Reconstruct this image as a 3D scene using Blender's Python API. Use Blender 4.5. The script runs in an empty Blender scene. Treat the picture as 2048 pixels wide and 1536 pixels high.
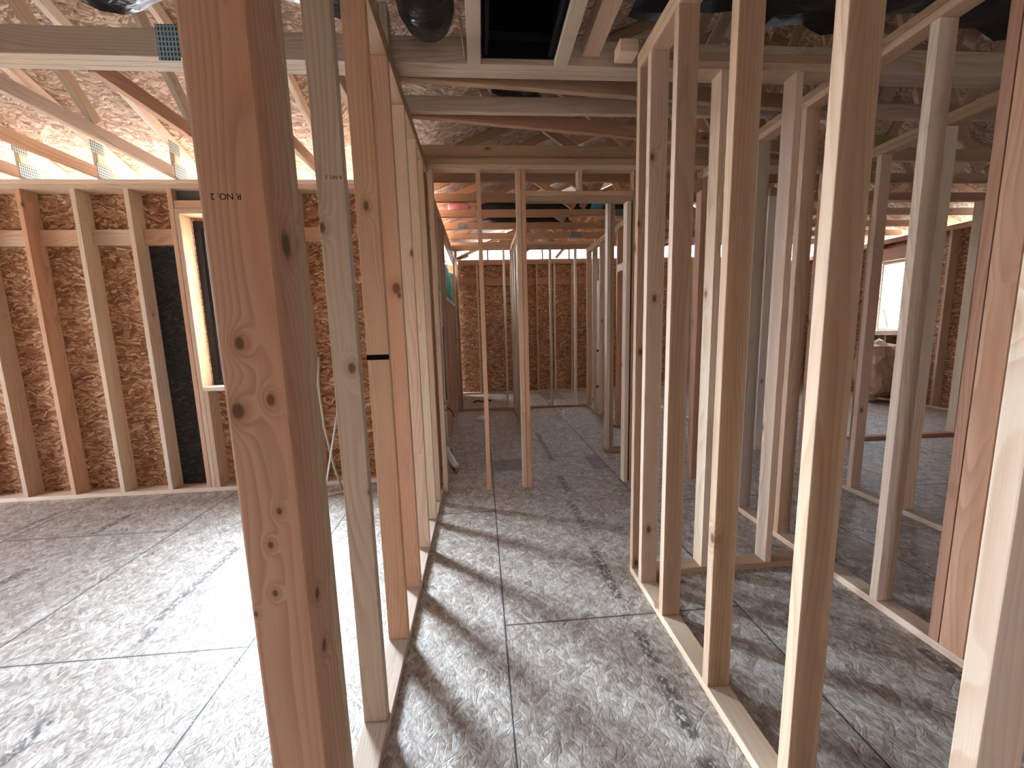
import bpy, bmesh, math, random
from mathutils import Vector, Matrix

# ------------------------------------------------------------------ camera
S = bpy.context.scene
COL = S.collection
cam_d = bpy.data.cameras.new('camera')
cam = bpy.data.objects.new('camera', cam_d)
COL.objects.link(cam)
S.camera = cam
cam_d.sensor_width = 36.0
cam_d.lens = 786.0 / 2048.0 * 36.0
cam_d.clip_start = 0.02
cam_d.clip_end = 200
_X = (0.99650484, -0.03716247, 0.07481351)
_Y = (-0.07917085, -0.13446477, 0.98775058)
_D = (0.02664747, 0.99022128, 0.13693698)
right = Vector((_X[0], _Y[0], -_D[0]))
up = -Vector((_X[1], _Y[1], -_D[1]))
fwd = Vector((_X[2], _Y[2], -_D[2]))
M3 = Matrix((right, up, -fwd)).transposed()
cam.matrix_world = Matrix.Translation((0, 0, 1.45)) @ M3.to_4x4()

# ------------------------------------------------------------------ view, sky
S.view_settings.view_transform = 'Standard'
S.view_settings.look = 'None'
S.view_settings.gamma = 1.0
S.view_settings.use_curve_mapping = False
S.view_settings.exposure = 1.6
world = bpy.data.worlds.new('sky')
S.world = world
world.use_nodes = True
bg = world.node_tree.nodes['Background']
_wt = world.node_tree
_tc = _wt.nodes.new('ShaderNodeTexCoord')
_dp = _wt.nodes.new('ShaderNodeVectorMath'); _dp.operation = 'DOT_PRODUCT'
_gd = Vector((-0.62, 0.70, 0.36)).normalized()
_dp.inputs[1].default_value = _gd
_wt.links.new(_tc.outputs['Generated'], _dp.inputs[0])
_mx = _wt.nodes.new('ShaderNodeMath'); _mx.operation = 'MAXIMUM'; _mx.inputs[1].default_value = 0.0
_wt.links.new(_dp.outputs['Value'], _mx.inputs[0])
_pw = _wt.nodes.new('ShaderNodeMath'); _pw.operation = 'POWER'; _pw.inputs[1].default_value = 5.0
_wt.links.new(_mx.outputs[0], _pw.inputs[0])
_ma = _wt.nodes.new('ShaderNodeMath'); _ma.operation = 'MULTIPLY_ADD'   # bright overcast glow round the veiled sun
_ma.inputs[1].default_value = SKY_GLOW = 80.0
_ma.inputs[2].default_value = SKY_BASE = 8.0
_wt.links.new(_pw.outputs[0], _ma.inputs[0])
bg.inputs[0].default_value = (0.78, 0.86, 1.0, 1)
_wt.links.new(_ma.outputs[0], bg.inputs[1])


def portal(name, loc, rot, sx, sy):
    """daylight portal in an opening of the house (guides sky sampling, emits nothing itself)"""
    l = bpy.data.lights.new(name, 'AREA')
    l.shape = 'RECTANGLE'
    l.size = sx
    l.size_y = sy
    l.cycles.is_portal = True
    o = bpy.data.objects.new(name, l)
    o.location = loc
    o.rotation_euler = rot
    COL.objects.link(o)


H = math.pi / 2
portal('daylight_portal', (-2.09, 4.02, 1.75), (-H, 0, 0), 0.9, 1.5)          # back window, shines to -y
portal('daylight_portal', (7.50, 6.6, 1.87), (0, H, 0), 1.2, 0.65)             # right window, shines to -x
portal('daylight_portal', (-2.8, 4.15, 2.93), (-H, 0, 0), 7.0, 0.35)          # open eave over the left room
portal('daylight_portal', (3.3, 9.2, 3.13), (-H, 0, 0), 7.8, 0.42)             # wrap strip at the gable
portal('daylight_portal', (-7.1, 1.9, 1.1), (0, -H, 0), 2.0, 1.8)            # opening in left wall
portal('daylight_portal', (0.9, -3.65, 1.25), (H, 0, 0), 0.8, 0.8)            # small unseen rear opening, added as fill light

R = random.Random(7)


# ------------------------------------------------------------------ node helper
class NT:
    def __init__(s, mat):
        mat.use_nodes = True
        s.t = mat.node_tree
        s.n = s.t.nodes
        s.bsdf = s.n['Principled BSDF']

    def new(s, typ, **kw):
        nd = s.n.new(typ)
        for k, v in kw.items():
            setattr(nd, k, v)
        return nd

    def put(s, sock, v):
        if isinstance(v, bpy.types.NodeSocket):
            s.t.links.new(v, sock)
        elif v is not None:
            sock.default_value = v

    def m(s, op, a, b=None, c=None, clamp=False):
        nd = s.new('ShaderNodeMath', operation=op, use_clamp=clamp)
        s.put(nd.inputs[0], a)
        if b is not None: s.put(nd.inputs[1], b)
        if c is not None: s.put(nd.inputs[2], c)
        return nd.outputs[0]

    def v(s, op, a, b=None):
        nd = s.new('ShaderNodeVectorMath', operation=op)
        s.put(nd.inputs[0], a)
        if b is not None: s.put(nd.inputs[1], b)
        return nd.outputs['Value'] if op in ('LENGTH', 'DOT_PRODUCT', 'DISTANCE') else nd.outputs[0]

    def sep(s, a):
        nd = s.new('ShaderNodeSeparateXYZ'); s.put(nd.inputs[0], a)
        return nd.outputs

    def comb(s, a, b, c):
        nd = s.new('ShaderNodeCombineXYZ')
        for i, q in enumerate((a, b, c)): s.put(nd.inputs[i], q)
        return nd.outputs[0]

    def noise(s, vec, scale=1.0, detail=2.0, rough=0.5, dist=0.0, col=False):
        nd = s.new('ShaderNodeTexNoise')
        s.put(nd.inputs['Vector'], vec)
        nd.inputs['Scale'].default_value = scale
        nd.inputs['Detail'].default_value = detail
        nd.inputs['Roughness'].default_value = rough
        nd.inputs['Distortion'].default_value = dist
        return nd.outputs[1 if col else 0]

    def vor(s, vec, scale=1.0, feature='F1', rnd=1.0):
        nd = s.new('ShaderNodeTexVoronoi', feature=feature)
        s.put(nd.inputs['Vector'], vec)
        nd.inputs['Scale'].default_value = scale
        nd.inputs['Randomness'].default_value = rnd
        return nd.outputs

    def mix(s, f, a, b, bt='MIX'):
        nd = s.new('ShaderNodeMix', data_type='RGBA', blend_type=bt)
        s.put(nd.inputs[0], f); s.put(nd.inputs[6], a); s.put(nd.inputs[7], b)
        return nd.outputs[2]

    def ramp(s, f, stops):
        nd = s.new('ShaderNodeValToRGB')
        s.put(nd.inputs[0], f)
        e = nd.color_ramp.elements
        while len(e) < len(stops): e.new(0.5)
        for i, (p, c) in enumerate(stops):
            e[i].position = p
            e[i].color = c if len(c) == 4 else (*c, 1)
        return nd.outputs[0]

    def mr(s, x, a, b, c=0.0, d=1.0):
        nd = s.new('ShaderNodeMapRange')
        s.put(nd.inputs[0], x)
        nd.inputs[1].default_value = a; nd.inputs[2].default_value = b
        nd.inputs[3].default_value = c; nd.inputs[4].default_value = d
        return nd.outputs[0]

    def bump(s, h, strength, dist):
        nd = s.new('ShaderNodeBump')
        nd.inputs['Strength'].default_value = strength
        nd.inputs['Distance'].default_value = dist
        s.put(nd.inputs['Height'], h)
        s.t.links.new(nd.outputs[0], s.bsdf.inputs['Normal'])

    def objco(s):
        return s.new('ShaderNodeTexCoord').outputs['Object']


def g(v):  # srgb 0..255 -> linear rgba
    return tuple(((c / 255) / 12.92 if c / 255 <= 0.04045 else ((c / 255 + 0.055) / 1.055) ** 2.4) for c in v) + (1.0,)


# ------------------------------------------------------------------ materials
def lumber_mat(axis, knots=(), name='sawn_lumber_'):
    mt = bpy.data.materials.new(name + axis)
    n = NT(mt)
    oi = n.new('ShaderNodeObjectInfo')
    x, y, z = n.sep(n.objco())
    L, a, b = {'x': (x, y, z), 'y': (y, x, z), 'z': (z, x, y)}[axis]
    rnd = oi.outputs['Random']
    off = n.m('MULTIPLY', rnd, 71.3)
    Lo = n.m('ADD', L, off)
    ao = n.m('ADD', a, n.m('MULTIPLY', rnd, 3.7))
    P = n.comb(Lo, ao, b)
    q = n.v('MULTIPLY', P, (1.7, 9.0, 9.0))
    vo = n.vor(q)
    d3 = n.v('MULTIPLY', n.v('SUBTRACT', q, vo['Position']), (1 / 1.7 * 0.55, 1 / 9, 1 / 9))
    d = n.v('LENGTH', d3)
    has = n.m('GREATER_THAN', n.sep(vo['Color'])[0], 0.5)
    d = n.m('ADD', d, n.m('MULTIPLY', n.m('SUBTRACT', 1.0, has), 0.05))
    for (kl, ka, kbb, kr) in knots:
        dv = n.v('MULTIPLY', n.v('SUBTRACT', n.comb(L, a, b), (kl, ka, kbb)), (0.7 * .011 / kr, .011 / kr, .011 / kr))
        d = n.m('MINIMUM', d, n.v('LENGTH', dv))
    kb = n.m('EXPONENT', n.m('MULTIPLY', n.m('POWER', n.m('DIVIDE', d, 0.028), 2.0), -1.0))
    warp = n.noise(n.v('MULTIPLY', P, (0.75, 5.5, 5.5)), 1.0, 1.5, 0.5)
    ring = n.m('ADD', n.m('ADD', n.m('MULTIPLY', ao, 55.0), n.m('MULTIPLY', b, 40.0)),
               n.m('ADD', n.m('MULTIPLY', warp, 13.0), n.m('MULTIPLY', kb, 3.0)))
    fr = n.m('FRACT', ring)
    late = n.m('MULTIPLY', n.m('POWER', fr, 2.2), n.m('SUBTRACT', 1.0, n.m('POWER', fr, 14.0)))
    amp = n.mr(n.noise(n.v('MULTIPLY', P, (1.2, 14, 14)), 1.0, 1), 0.3, 0.7, 0.2, 1.0)
    late = n.m('MULTIPLY', late, amp)
    fib = n.noise(n.v('MULTIPLY', P, (5, 240, 240)), 1.0, 2, 0.6)
    base = oi.outputs['Color']
    c1 = n.mix(n.m('MULTIPLY', late, 0.9), base, n.mix(1.0, base, (0.70, 0.52, 0.40, 1), 'MULTIPLY'))
    c2 = n.mix(n.mr(fib, 0.35, 0.7, 0.0, 0.22), c1, n.mix(1.0, c1, (0.72, 0.66, 0.6, 1), 'MULTIPLY'))
    heart = n.mr(n.noise(n.v('MULTIPLY', P, (0.5, 7, 7)), 1.0, 1), 0.5, 0.68, 0.0, 0.55)
    c2 = n.mix(heart, c2, n.mix(1.0, c2, (1.0, 0.80, 0.66, 1), 'MULTIPLY'))
    # weathering / handling marks
    dirt = n.mr(n.noise(n.v('MULTIPLY', P, (3, 9, 9)), 1.0, 4, 0.65), 0.58, 0.78, 0.0, 0.35)
    c2 = n.mix(dirt, c2, (0.20, 0.155, 0.125, 1))
    kd = n.mr(d, 0.0075, 0.0135, 1.0, 0.0)
    kh = n.mr(d, 0.012, 0.03, 0.42, 0.0)
    c2 = n.mix(kh, c2, n.mix(1.0, c2, (0.62, 0.40, 0.27, 1), 'MULTIPLY'))
    c3 = n.mix(n.m('MULTIPLY', kd, 0.82), c2, (0.085, 0.045, 0.025, 1))
    n.put(n.bsdf.inputs['Base Color'], c3)
    n.bsdf.inputs['Roughness'].default_value = 0.72
    n.bsdf.inputs['Specular IOR Level'].default_value = 0.25
    n.bump(n.m('ADD', n.m('MULTIPLY', late, 0.6), n.m('MULTIPLY', fib, 0.8)), 0.35, 0.0012)
    return mt


LUM = {k: lumber_mat(k) for k in 'xyz'}
KN_POST = lumber_mat('z', [(1.40, -.017, -.02, .009), (1.27, -.035, -.02, .012), (1.29, .028, -.02, .008), (1.062, .02, -.02, .005),
                           (.991, -.004, -.02, .005), (.884, -.006, -.02, .005), (.84, -.05, -.02, .004)], 'post_lumber_')
KN_SIDE = lumber_mat('z', [(1.594, .02, -.009, .019), (.84, .02, -.028, .010), (.705, .02, -.02, .010)], 'turned_stud_lumber_')
KN_RING = lumber_mat('z', [(1.303, .019, -.019, .012), (.88, .043, -.019, .006), (1.737, -.036, -.019, .011), (1.56, .05, -.019, .006)], 'ring_knot_lumber_')
KN_SMUDGE = lumber_mat('z', [(1.633, .018, -.019, .020), (1.60, .03, -.019, .010)], 'smudged_lumber_')


def osb_mat(name, swz, tones, edge=0.55, strand=(7.5, 55.0), rough=0.75, band=True):
    """oriented strand board; swz gives the two in-plane axes (long strand direction first)"""
    mt = bpy.data.materials.new(name)
    n = NT(mt)
    xyz = n.sep(n.objco())
    ax = {'x': xyz[0], 'y': xyz[1], 'z': xyz[2]}
    u, v = ax[swz[0]], ax[swz[1]]
    P = n.comb(u, v, 0.0)
    wob = n.v('MULTIPLY', n.v('SUBTRACT', n.noise(P, 7.0, 2, 0.5, col=True), (0.5, 0.5, 0.5)), (0.16, 0.11, 0.0))
    Pw = n.v('ADD', P, wob)
    cols = []
    for ang, k in ((0.0, 1.0), (0.42, 1.15), (-0.38, 0.85)):
        rot = n.new('ShaderNodeVectorRotate', rotation_type='Z_AXIS')
        n.put(rot.inputs['Vector'], Pw)
        rot.inputs['Angle'].default_value = ang
        w = n.v('MULTIPLY', rot.outputs[0], (strand[0] * k, strand[1] * k, 1.0))
        f1 = n.vor(w)
        ed = n.vor(w, feature='DISTANCE_TO_EDGE')[0]
        tone = n.sep(f1['Color'])[0]
        fine = n.noise(n.v('MULTIPLY', rot.outputs[0], (10, 260, 1)), 1.0, 2)
        val = n.m('ADD', n.m('MULTIPLY', tone, 0.75), n.m('MULTIPLY', fine, 0.3))
        cols.append((val, n.mr(ed, 0.0, 0.10, 0.0, 1.0)))
    m1 = n.mr(n.noise(P, 16.0, 1), 0.47, 0.53)
    m2 = n.mr(n.noise(n.v('ADD', P, (9.1, 3.3, 0)), 14.0, 1), 0.50, 0.56)
    def mixf(f, a, b):
        nd = n.new('ShaderNodeMix', data_type='FLOAT')
        n.put(nd.inputs[0], f); n.put(nd.inputs[2], a); n.put(nd.inputs[3], b)
        return nd.outputs[0]
    val = mixf(m2, mixf(m1, cols[0][0], cols[1][0]), cols[2][0])
    edg = mixf(m2, mixf(m1, cols[0][1], cols[1][1]), cols[2][1])
    c = n.ramp(val, [(0.0, tones[0]), (0.35, tones[1]), (0.7, tones[2]), (1.0, tones[3])])
    dk = n.mix(1.0, c, (0.32, 0.22, 0.16, 1), 'MULTIPLY')
    c = n.mix(n.m('MULTIPLY', n.m('SUBTRACT', 1.0, edg), edge), c, dk)
    big = n.noise(P, 1.3, 3, 0.6)
    c = n.mix(n.mr(big, 0.35, 0.7, 0.0, 0.35), c, n.mix(1.0, c, (0.72, 0.66, 0.62, 1), 'MULTIPLY'))
    n.put(n.bsdf.inputs['Base Color'], c)
    n.bsdf.inputs['Roughness'].default_value = rough
    n.bsdf.inputs['Specular IOR Level'].default_value = 0.3
    n.bump(n.m('ADD', val, edg), 0.5, 0.003)
    return mt


OSB_T = [g((104, 66, 42)), g((160, 112, 76)), g((200, 154, 116)), g((234, 202, 168))]
OSB_W = osb_mat('osb_wall_sheathing', 'xz', OSB_T, 0.75)
OSB_WY = osb_mat('osb_side_sheathing', 'yz', OSB_T, 0.75)
OSB_R = osb_mat('osb_roof_sheathing', 'xy', [g((118, 92, 74)), g((172, 144, 122)), g((202, 178, 156)), g((228, 212, 194))], 0.75)


def floor_mat():
    mt = bpy.data.materials.new('weathered_osb_subfloor')
    n = NT(mt)
    x, y, z = n.sep(n.objco())
    P = n.comb(x, y, 0.0)
    wob = n.v('MULTIPLY', n.v('SUBTRACT', n.noise(P, 9.0, 2, 0.5, col=True), (0.5, 0.5, 0.5)), (0.018, 0.03, 0.0))
    Pw = n.v('ADD', P, wob)
    vals = []
    for ang in (0.0, 0.8, -0.7):
        rot = n.new('ShaderNodeVectorRotate', rotation_type='Z_AXIS')
        n.put(rot.inputs['Vector'], Pw); rot.inputs['Angle'].default_value = ang
        w = n.v('MULTIPLY', rot.outputs[0], (55.0, 12.0, 1.0))
        vals.append((n.sep(n.vor(w)['Color'])[0], n.mr(n.vor(w, feature='DISTANCE_TO_EDGE')[0], 0.0, 0.09)))
    def mixf(f, a, b):
        nd = n.new('ShaderNodeMix', data_type='FLOAT')
        n.put(nd.inputs[0], f); n.put(nd.inputs[2], a); n.put(nd.inputs[3], b)
        return nd.outputs[0]
    m1 = n.mr(n.noise(P, 18.0, 1), 0.47, 0.53)
    m2 = n.mr(n.noise(n.v('ADD', P, (4.1, 8.3, 0)), 15.0, 1), 0.5, 0.56)
    val = mixf(m2, mixf(m1, vals[0][0], vals[1][0]), vals[2][0])
    edg = mixf(m2, mixf(m1, vals[0][1], vals[1][1]), vals[2][1])
    fine = n.noise(n.v('MULTIPLY', Pw, (110.0, 45.0, 1)), 1.0, 4, 0.75)
    mid = n.noise(P, 11.0, 3, 0.65)
    val = n.m('ADD', n.m('MULTIPLY', val, 0.18), n.m('ADD', n.m('MULTIPLY', fine, 0.62), n.m('MULTIPLY', mid, 0.28)))
    c = n.ramp(val, [(0.32, g((100, 86, 76))), (0.46, g((152, 139, 127))), (0.58, g((184, 175, 165))), (0.74, g((232, 229, 225)))])
    c = n.mix(n.m('MULTIPLY', n.m('SUBTRACT', 1.0, edg), 0.16), c, g((96, 82, 70)))
    big = n.noise(P, 1.6, 4, 0.62)
    c = n.mix(n.mr(big, 0.48, 0.75, 0.0, 0.45), c, n.mix(1.0, c, (0.66, 0.60, 0.55, 1), 'MULTIPLY'))
    spk = n.vor(n.v('MULTIPLY', P, (30, 18, 1)))
    sp = n.m('MULTIPLY', n.mr(spk['Distance'], 0.05, 0.10, 1.0, 0.0),
             n.m('GREATER_THAN', n.sep(spk['Color'])[1], 0.72))
    c = n.mix(n.m('MULTIPLY', sp, 0.75), c, g((58, 46, 38)))
    # splintery streaks along the boards
    st = n.mr(n.noise(n.v('MULTIPLY', Pw, (90, 7, 1)), 1.0, 2), 0.62, 0.75, 0.0, 0.4)
    c = n.mix(st, c, g((92, 80, 72)))

    # ---- joints between the 4x8 panels
    X0, DX, LY = 0.067, 1.214, 2.5
    lw = n.m('ADD', 0.0022, n.m('MULTIPLY', n.noise(P, 8.0, 2), 0.0028))
    xr = n.m('SUBTRACT', x, X0)
    k = n.m('FLOOR', n.m('DIVIDE', xr, DX))
    fx = n.m('SUBTRACT', xr, n.m('MULTIPLY', n.m('ROUND', n.m('DIVIDE', xr, DX)), DX))
    lx = n.m('LESS_THAN', n.m('ABSOLUTE', fx), lw)
    par = n.m('SUBTRACT', n.m('MULTIPLY', k, 0.5), n.m('FLOOR', n.m('MULTIPLY', k, 0.5)))  # 0 or .5
    yr = n.m('SUBTRACT', n.m('SUBTRACT', y, 1.765), n.m('MULTIPLY', par, LY))
    fy = n.m('SUBTRACT', yr, n.m('MULTIPLY', n.m('ROUND', n.m('DIVIDE', yr, LY)), LY))
    ly = n.m('LESS_THAN', n.m('ABSOLUTE', fy), lw)
    seam = n.m('MAXIMUM', lx, ly)

    def rect(cx, cy, hx, hy, soft=0.01):
        dx = n.m('SUBTRACT', n.m('ABSOLUTE', n.m('SUBTRACT', x, cx)), hx)
        dy = n.m('SUBTRACT', n.m('ABSOLUTE', n.m('SUBTRACT', y, cy)), hy)
        return n.mr(n.m('MAXIMUM', dx, dy), -soft, soft, 1.0, 0.0)

    # ---- printed dark ink strips along the panels (edge stamps)
    ink = None
    stripes = [(0.70, 0.95, .028, .14), (0.70, 1.28, .028, .13), (0.70, 1.56, .028, .10), (0.69, 2.15, .028, .26),
               (0.71, 2.84, .028, .22), (0.73, 3.5, .028, .2), (0.74, 4.75, .03, .6),
               (-1.74, 2.36, .028, .36), (-1.72, 1.36, .028, .12), (-1.70, 1.90, .02, .05), (-2.98, 3.2, .03, .16),
               (-2.97, 2.52, .03, .09), (-1.74, 3.3, .03, .14), (1.90, 1.2, .03, .22), (0.68, 6.6, .04, .3), (-3.66, 3.3, .02, .2)]
    for s_ in stripes:
        r_ = rect(*s_)
        ink = r_ if ink is None else n.m('MAXIMUM', ink, r_)
    glyph = n.mr(n.noise(n.v('MULTIPLY', P, (55, 40, 1)), 1.0, 2), 0.42, 0.52)
    ink = n.m('MULTIPLY', ink, n.m('MULTIPLY', glyph, 0.72))
    c = n.mix(ink, c, g((46, 44, 44)))
    # ---- purple primer / chalk patches
    pur = None
    for s_ in [(1.20, 4.03, .085, .20, .02), (0.26, 4.07, .20, .17, .05), (1.50, 8.3, .22, .4, .04)]:
        r_ = rect(*s_)
        pur = r_ if pur is None else n.m('MAXIMUM', pur, r_)
    c = n.mix(n.m('MULTIPLY', pur, 0.55), c, g((84, 58, 92)))
    nearseam = n.mr(n.m('MINIMUM', n.m('ABSOLUTE', fx), n.m('ABSOLUTE', fy)), 0.0, 0.02, 0.30, 0.0)
    c = n.mix(nearseam, c, g((110, 96, 86)))
    c = n.mix(n.m('MULTIPLY', seam, 0.88), c, g((44, 34, 42)))
    n.put(n.bsdf.inputs['Base Color'], c)
    n.bsdf.inputs['Roughness'].default_value = 0.55
    n.bsdf.inputs['Specular IOR Level'].default_value = 0.4
    n.bump(n.m('SUBTRACT', n.m('ADD', n.m('MULTIPLY', val, 0.9), edg), n.m('MULTIPLY', seam, 1.5)), 0.45, 0.0022)
    return mt


FLOOR = floor_mat()


def flat(name, rgb, rough=0.6, metal=0.0, spec=0.4, noise=0.0, trans=0.0):
    mt = bpy.data.materials.new(name)
    n = NT(mt)
    if noise:
        f = n.noise(n.objco(), 9.0, 3, 0.6)
        n.put(n.bsdf.inputs['Base Color'], n.mix(n.mr(f, 0.3, 0.7, 0.0, noise), g(rgb), tuple(c * 0.45 for c in g(rgb)[:3]) + (1,)))
    else:
        n.bsdf.inputs['Base Color'].default_value = g(rgb)
    n.bsdf.inputs['Roughness'].default_value = rough
    n.bsdf.inputs['Metallic'].default_value = metal
    n.bsdf.inputs['Specular IOR Level'].default_value = spec
    return mt


def metal_plate_mat():
    mt = bpy.data.materials.new('galvanised_toothed_plate')
    n = NT(mt)
    x, y, z = n.sep(n.objco())
    w = n.m('FRACT', n.m('MULTIPLY', n.m('ADD', x, n.m('MULTIPLY', y, 1.0)), 62.0))
    w2 = n.m('FRACT', n.m('MULTIPLY', z, 45.0))
    slot = n.m('MULTIPLY', n.m('GREATER_THAN', w, 0.55), n.m('GREATER_THAN', w2, 0.35))
    n.put(n.bsdf.inputs['Base Color'], n.mix(slot, g((160, 184, 190)), g((48, 60, 64))))
    n.bsdf.inputs['Metallic'].default_value = 0.35
    n.bsdf.inputs['Roughness'].default_value = 0.5
    return mt


PLATE = metal_plate_mat()


def plastic_wrap_mat(name='black_plastic_jacket', rough=0.28):
    mt = bpy.data.materials.new(name)
    n = NT(mt)
    n.bsdf.inputs['Base Color'].default_value = (0.008, 0.009, 0.012, 1)
    n.bsdf.inputs['Roughness'].default_value = rough
    f = n.noise(n.v('MULTIPLY', n.objco(), (6, 14, 14)), 1.0, 3, 0.55, 0.6)
    n.bump(f, 0.8, 0.03)
    return mt


BLACKP = plastic_wrap_mat()
BLACKS = plastic_wrap_mat('black_sheeting', 0.48)
BLACK = flat('matt_black', (10, 10, 11), 0.9, spec=0.1)
BLACKM = flat('black_window_frame', (22, 22, 24), 0.4)
FELT = osb_mat('black_faced_sheathing', 'xz', [g((30, 29, 28)), g((44, 43, 41)), g((58, 56, 54)), g((78, 76, 72))], 0.5)
PVC = flat('white_pvc', (232, 234, 236), 0.35, noise=0.1)
PVCG = flat('grey_plastic_tube', (168, 156, 138), 0.5)
PEX = flat('dull_copper', (150, 98, 70), 0.35, 0.8)
TEAL = flat('teal_tarp', (30, 150, 132), 0.5, noise=0.6)
PINK = flat('pink_fibreglass', (226, 150, 168), 0.95, noise=0.5)
BLUE = flat('blue_plastic', (70, 150, 190), 0.5)
YEL = flat('yellow_box_plastic', (146, 138, 64), 0.6)
KRAFT = flat('crumpled_kraft_paper', (200, 168, 138), 0.8, noise=0.5)
DIRT = flat('bare_ground', (150, 146, 132), 0.95, noise=0.4)
INK = flat('stamp_ink', (44, 26, 20), 0.9, spec=0.1)
LEAF = flat('dark_twig', (58, 52, 44), 0.8)


def glass_mat():
    mt = bpy.data.materials.new('window_glass')
    mt.use_nodes = True
    t = mt.node_tree
    t.nodes.clear()
    o = t.nodes.new('ShaderNodeOutputMaterial')
    tr = t.nodes.new('ShaderNodeBsdfTransparent'); tr.inputs[0].default_value = (0.93, 0.97, 0.97, 1)
    gl = t.nodes.new('ShaderNodeBsdfGlossy'); gl.inputs['Roughness'].default_value = 0.02
    mx = t.nodes.new('ShaderNodeMixShader')
    mx.inputs[0].default_value = 0.07
    t.links.new(tr.outputs[0], mx.inputs[1]); t.links.new(gl.outputs[0], mx.inputs[2])
    t.links.new(mx.outputs[0], o.inputs[0])
    return mt


GLASS = glass_mat()


def wrap_mat():
    mt = bpy.data.materials.new('white_housewrap')
    mt.use_nodes = True
    t = mt.node_tree
    t.nodes.clear()
    o = t.nodes.new('ShaderNodeOutputMaterial')
    tl = t.nodes.new('ShaderNodeBsdfTranslucent'); tl.inputs[0].default_value = (0.46, 0.48, 0.50, 1)
    df = t.nodes.new('ShaderNodeBsdfDiffuse'); df.inputs[0].default_value = (0.85, 0.87, 0.88, 1)
    mx = t.nodes.new('ShaderNodeMixShader'); mx.inputs[0].default_value = 0.15
    t.links.new(tl.outputs[0], mx.inputs[1]); t.links.new(df.outputs[0], mx.inputs[2])
    t.links.new(mx.outputs[0], o.inputs[0])
    return mt


WRAP = wrap_mat()


# ------------------------------------------------------------------ object helpers
def tag(o, label=None, cat=None, group=None, kind=None):
    if label: o['label'] = label
    if label and len(label.split()) > 15: print('LONG', label)
    if cat: o['category'] = cat
    if group: o['group'] = group
    if kind: o['kind'] = kind
    return o


def link_mesh(name, bm, mat, parent=None, loc=(0, 0, 0), smooth=False):
    me = bpy.data.meshes.new(name)
    bm.normal_update()
    bm.to_mesh(me)
    bm.free()
    if mat: me.materials.append(mat)
    if smooth:
        for p in me.polygons: p.use_smooth = True
    o = bpy.data.objects.new(name, me)
    COL.objects.link(o)
    o.location = loc
    if parent:
        o.parent = parent
    return o


def empty(name, loc):
    o = bpy.data.objects.new(name, None)
    o.empty_display_size = 0.1
    COL.objects.link(o)
    o.location = loc
    return o


def bm_box(bm, c, s, rot=None):
    """box centred on c with full sizes s"""
    r = bmesh.ops.create_cube(bm, size=1.0)
    m = Matrix.Translation(c) @ (rot.to_4x4() if rot else Matrix.Identity(4)) @ Matrix.Diagonal((*s, 1))
    bmesh.ops.transform(bm, matrix=m, verts=r['verts'])
    return r['verts']


TONES = {
    'pale': (0.70, 0.555, 0.42, 1), 'tan': (0.59, 0.43, 0.305, 1), 'orange': (0.61, 0.375, 0.245, 1),
    'red': (0.46, 0.265, 0.175, 1), 'cream': (0.74, 0.62, 0.485, 1), 'brown': (0.42, 0.285, 0.185, 1),
    'grey': (0.49, 0.395, 0.31, 1), 'white': (0.77, 0.69, 0.59, 1),
}


def jit(c, k=0.04):
    f = 1 + R.uniform(-k, k)
    return (c[0] * f, c[1] * f * (1 + R.uniform(-.015, .015)), c[2] * f * (1 + R.uniform(-.03, .03)), 1)


def board(name, x0, x1, y0, y1, z0, z1, tone='tan', parent=None, bev=0.003, ploc=(0, 0, 0)):
    """an axis-aligned piece of lumber; grain follows its longest side"""
    s = (x1 - x0, y1 - y0, z1 - z0)
    ax = 'xyz'[max(range(3), key=lambda i: s[i])]
    bm = bmesh.new()
    bm_box(bm, (0, 0, s[2] / 2), s)
    bmesh.ops.bevel(bm, geom=bm.edges[:], offset=min(bev, min(s) * .2), segments=2, affect='EDGES', profile=0.6)
    loc = Vector(((x0 + x1) / 2, (y0 + y1) / 2, z0))
    if parent: loc = loc - Vector(ploc)
    o = link_mesh(name, bm, LUM[ax], parent, loc)
    o.color = jit(TONES[tone])
    return o


def beam(name, p0, p1, w, h, tone='tan', parent=None, ploc=(0, 0, 0), roll_ref=(0, 1, 0), mat=None):
    """sloping member from p0 to p1 (centre line); w along roll_ref, h perpendicular"""
    p0, p1 = Vector(p0), Vector(p1)
    d = p1 - p0
    L = d.length
    ex = d.normalized()
    ey = Vector(roll_ref)
    ey = (ey - ex * ey.dot(ex)).normalized()
    ez = ex.cross(ey)
    bm = bmesh.new()
    bm_box(bm, (0, 0, 0), (L, w, h))
    bmesh.ops.bevel(bm, geom=bm.edges[:], offset=0.003, segments=1, affect='EDGES')
    o = link_mesh(name, bm, mat or LUM['x'], parent)
    m = Matrix((ex, ey, ez)).transposed().to_4x4()
    m.translation = (p0 + p1) / 2 - (Vector(ploc) if parent else Vector())
    if parent:
        o.matrix_local = m
    else:
        o.matrix_world = m
    o.color = jit(TONES[tone])
    return o


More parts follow.
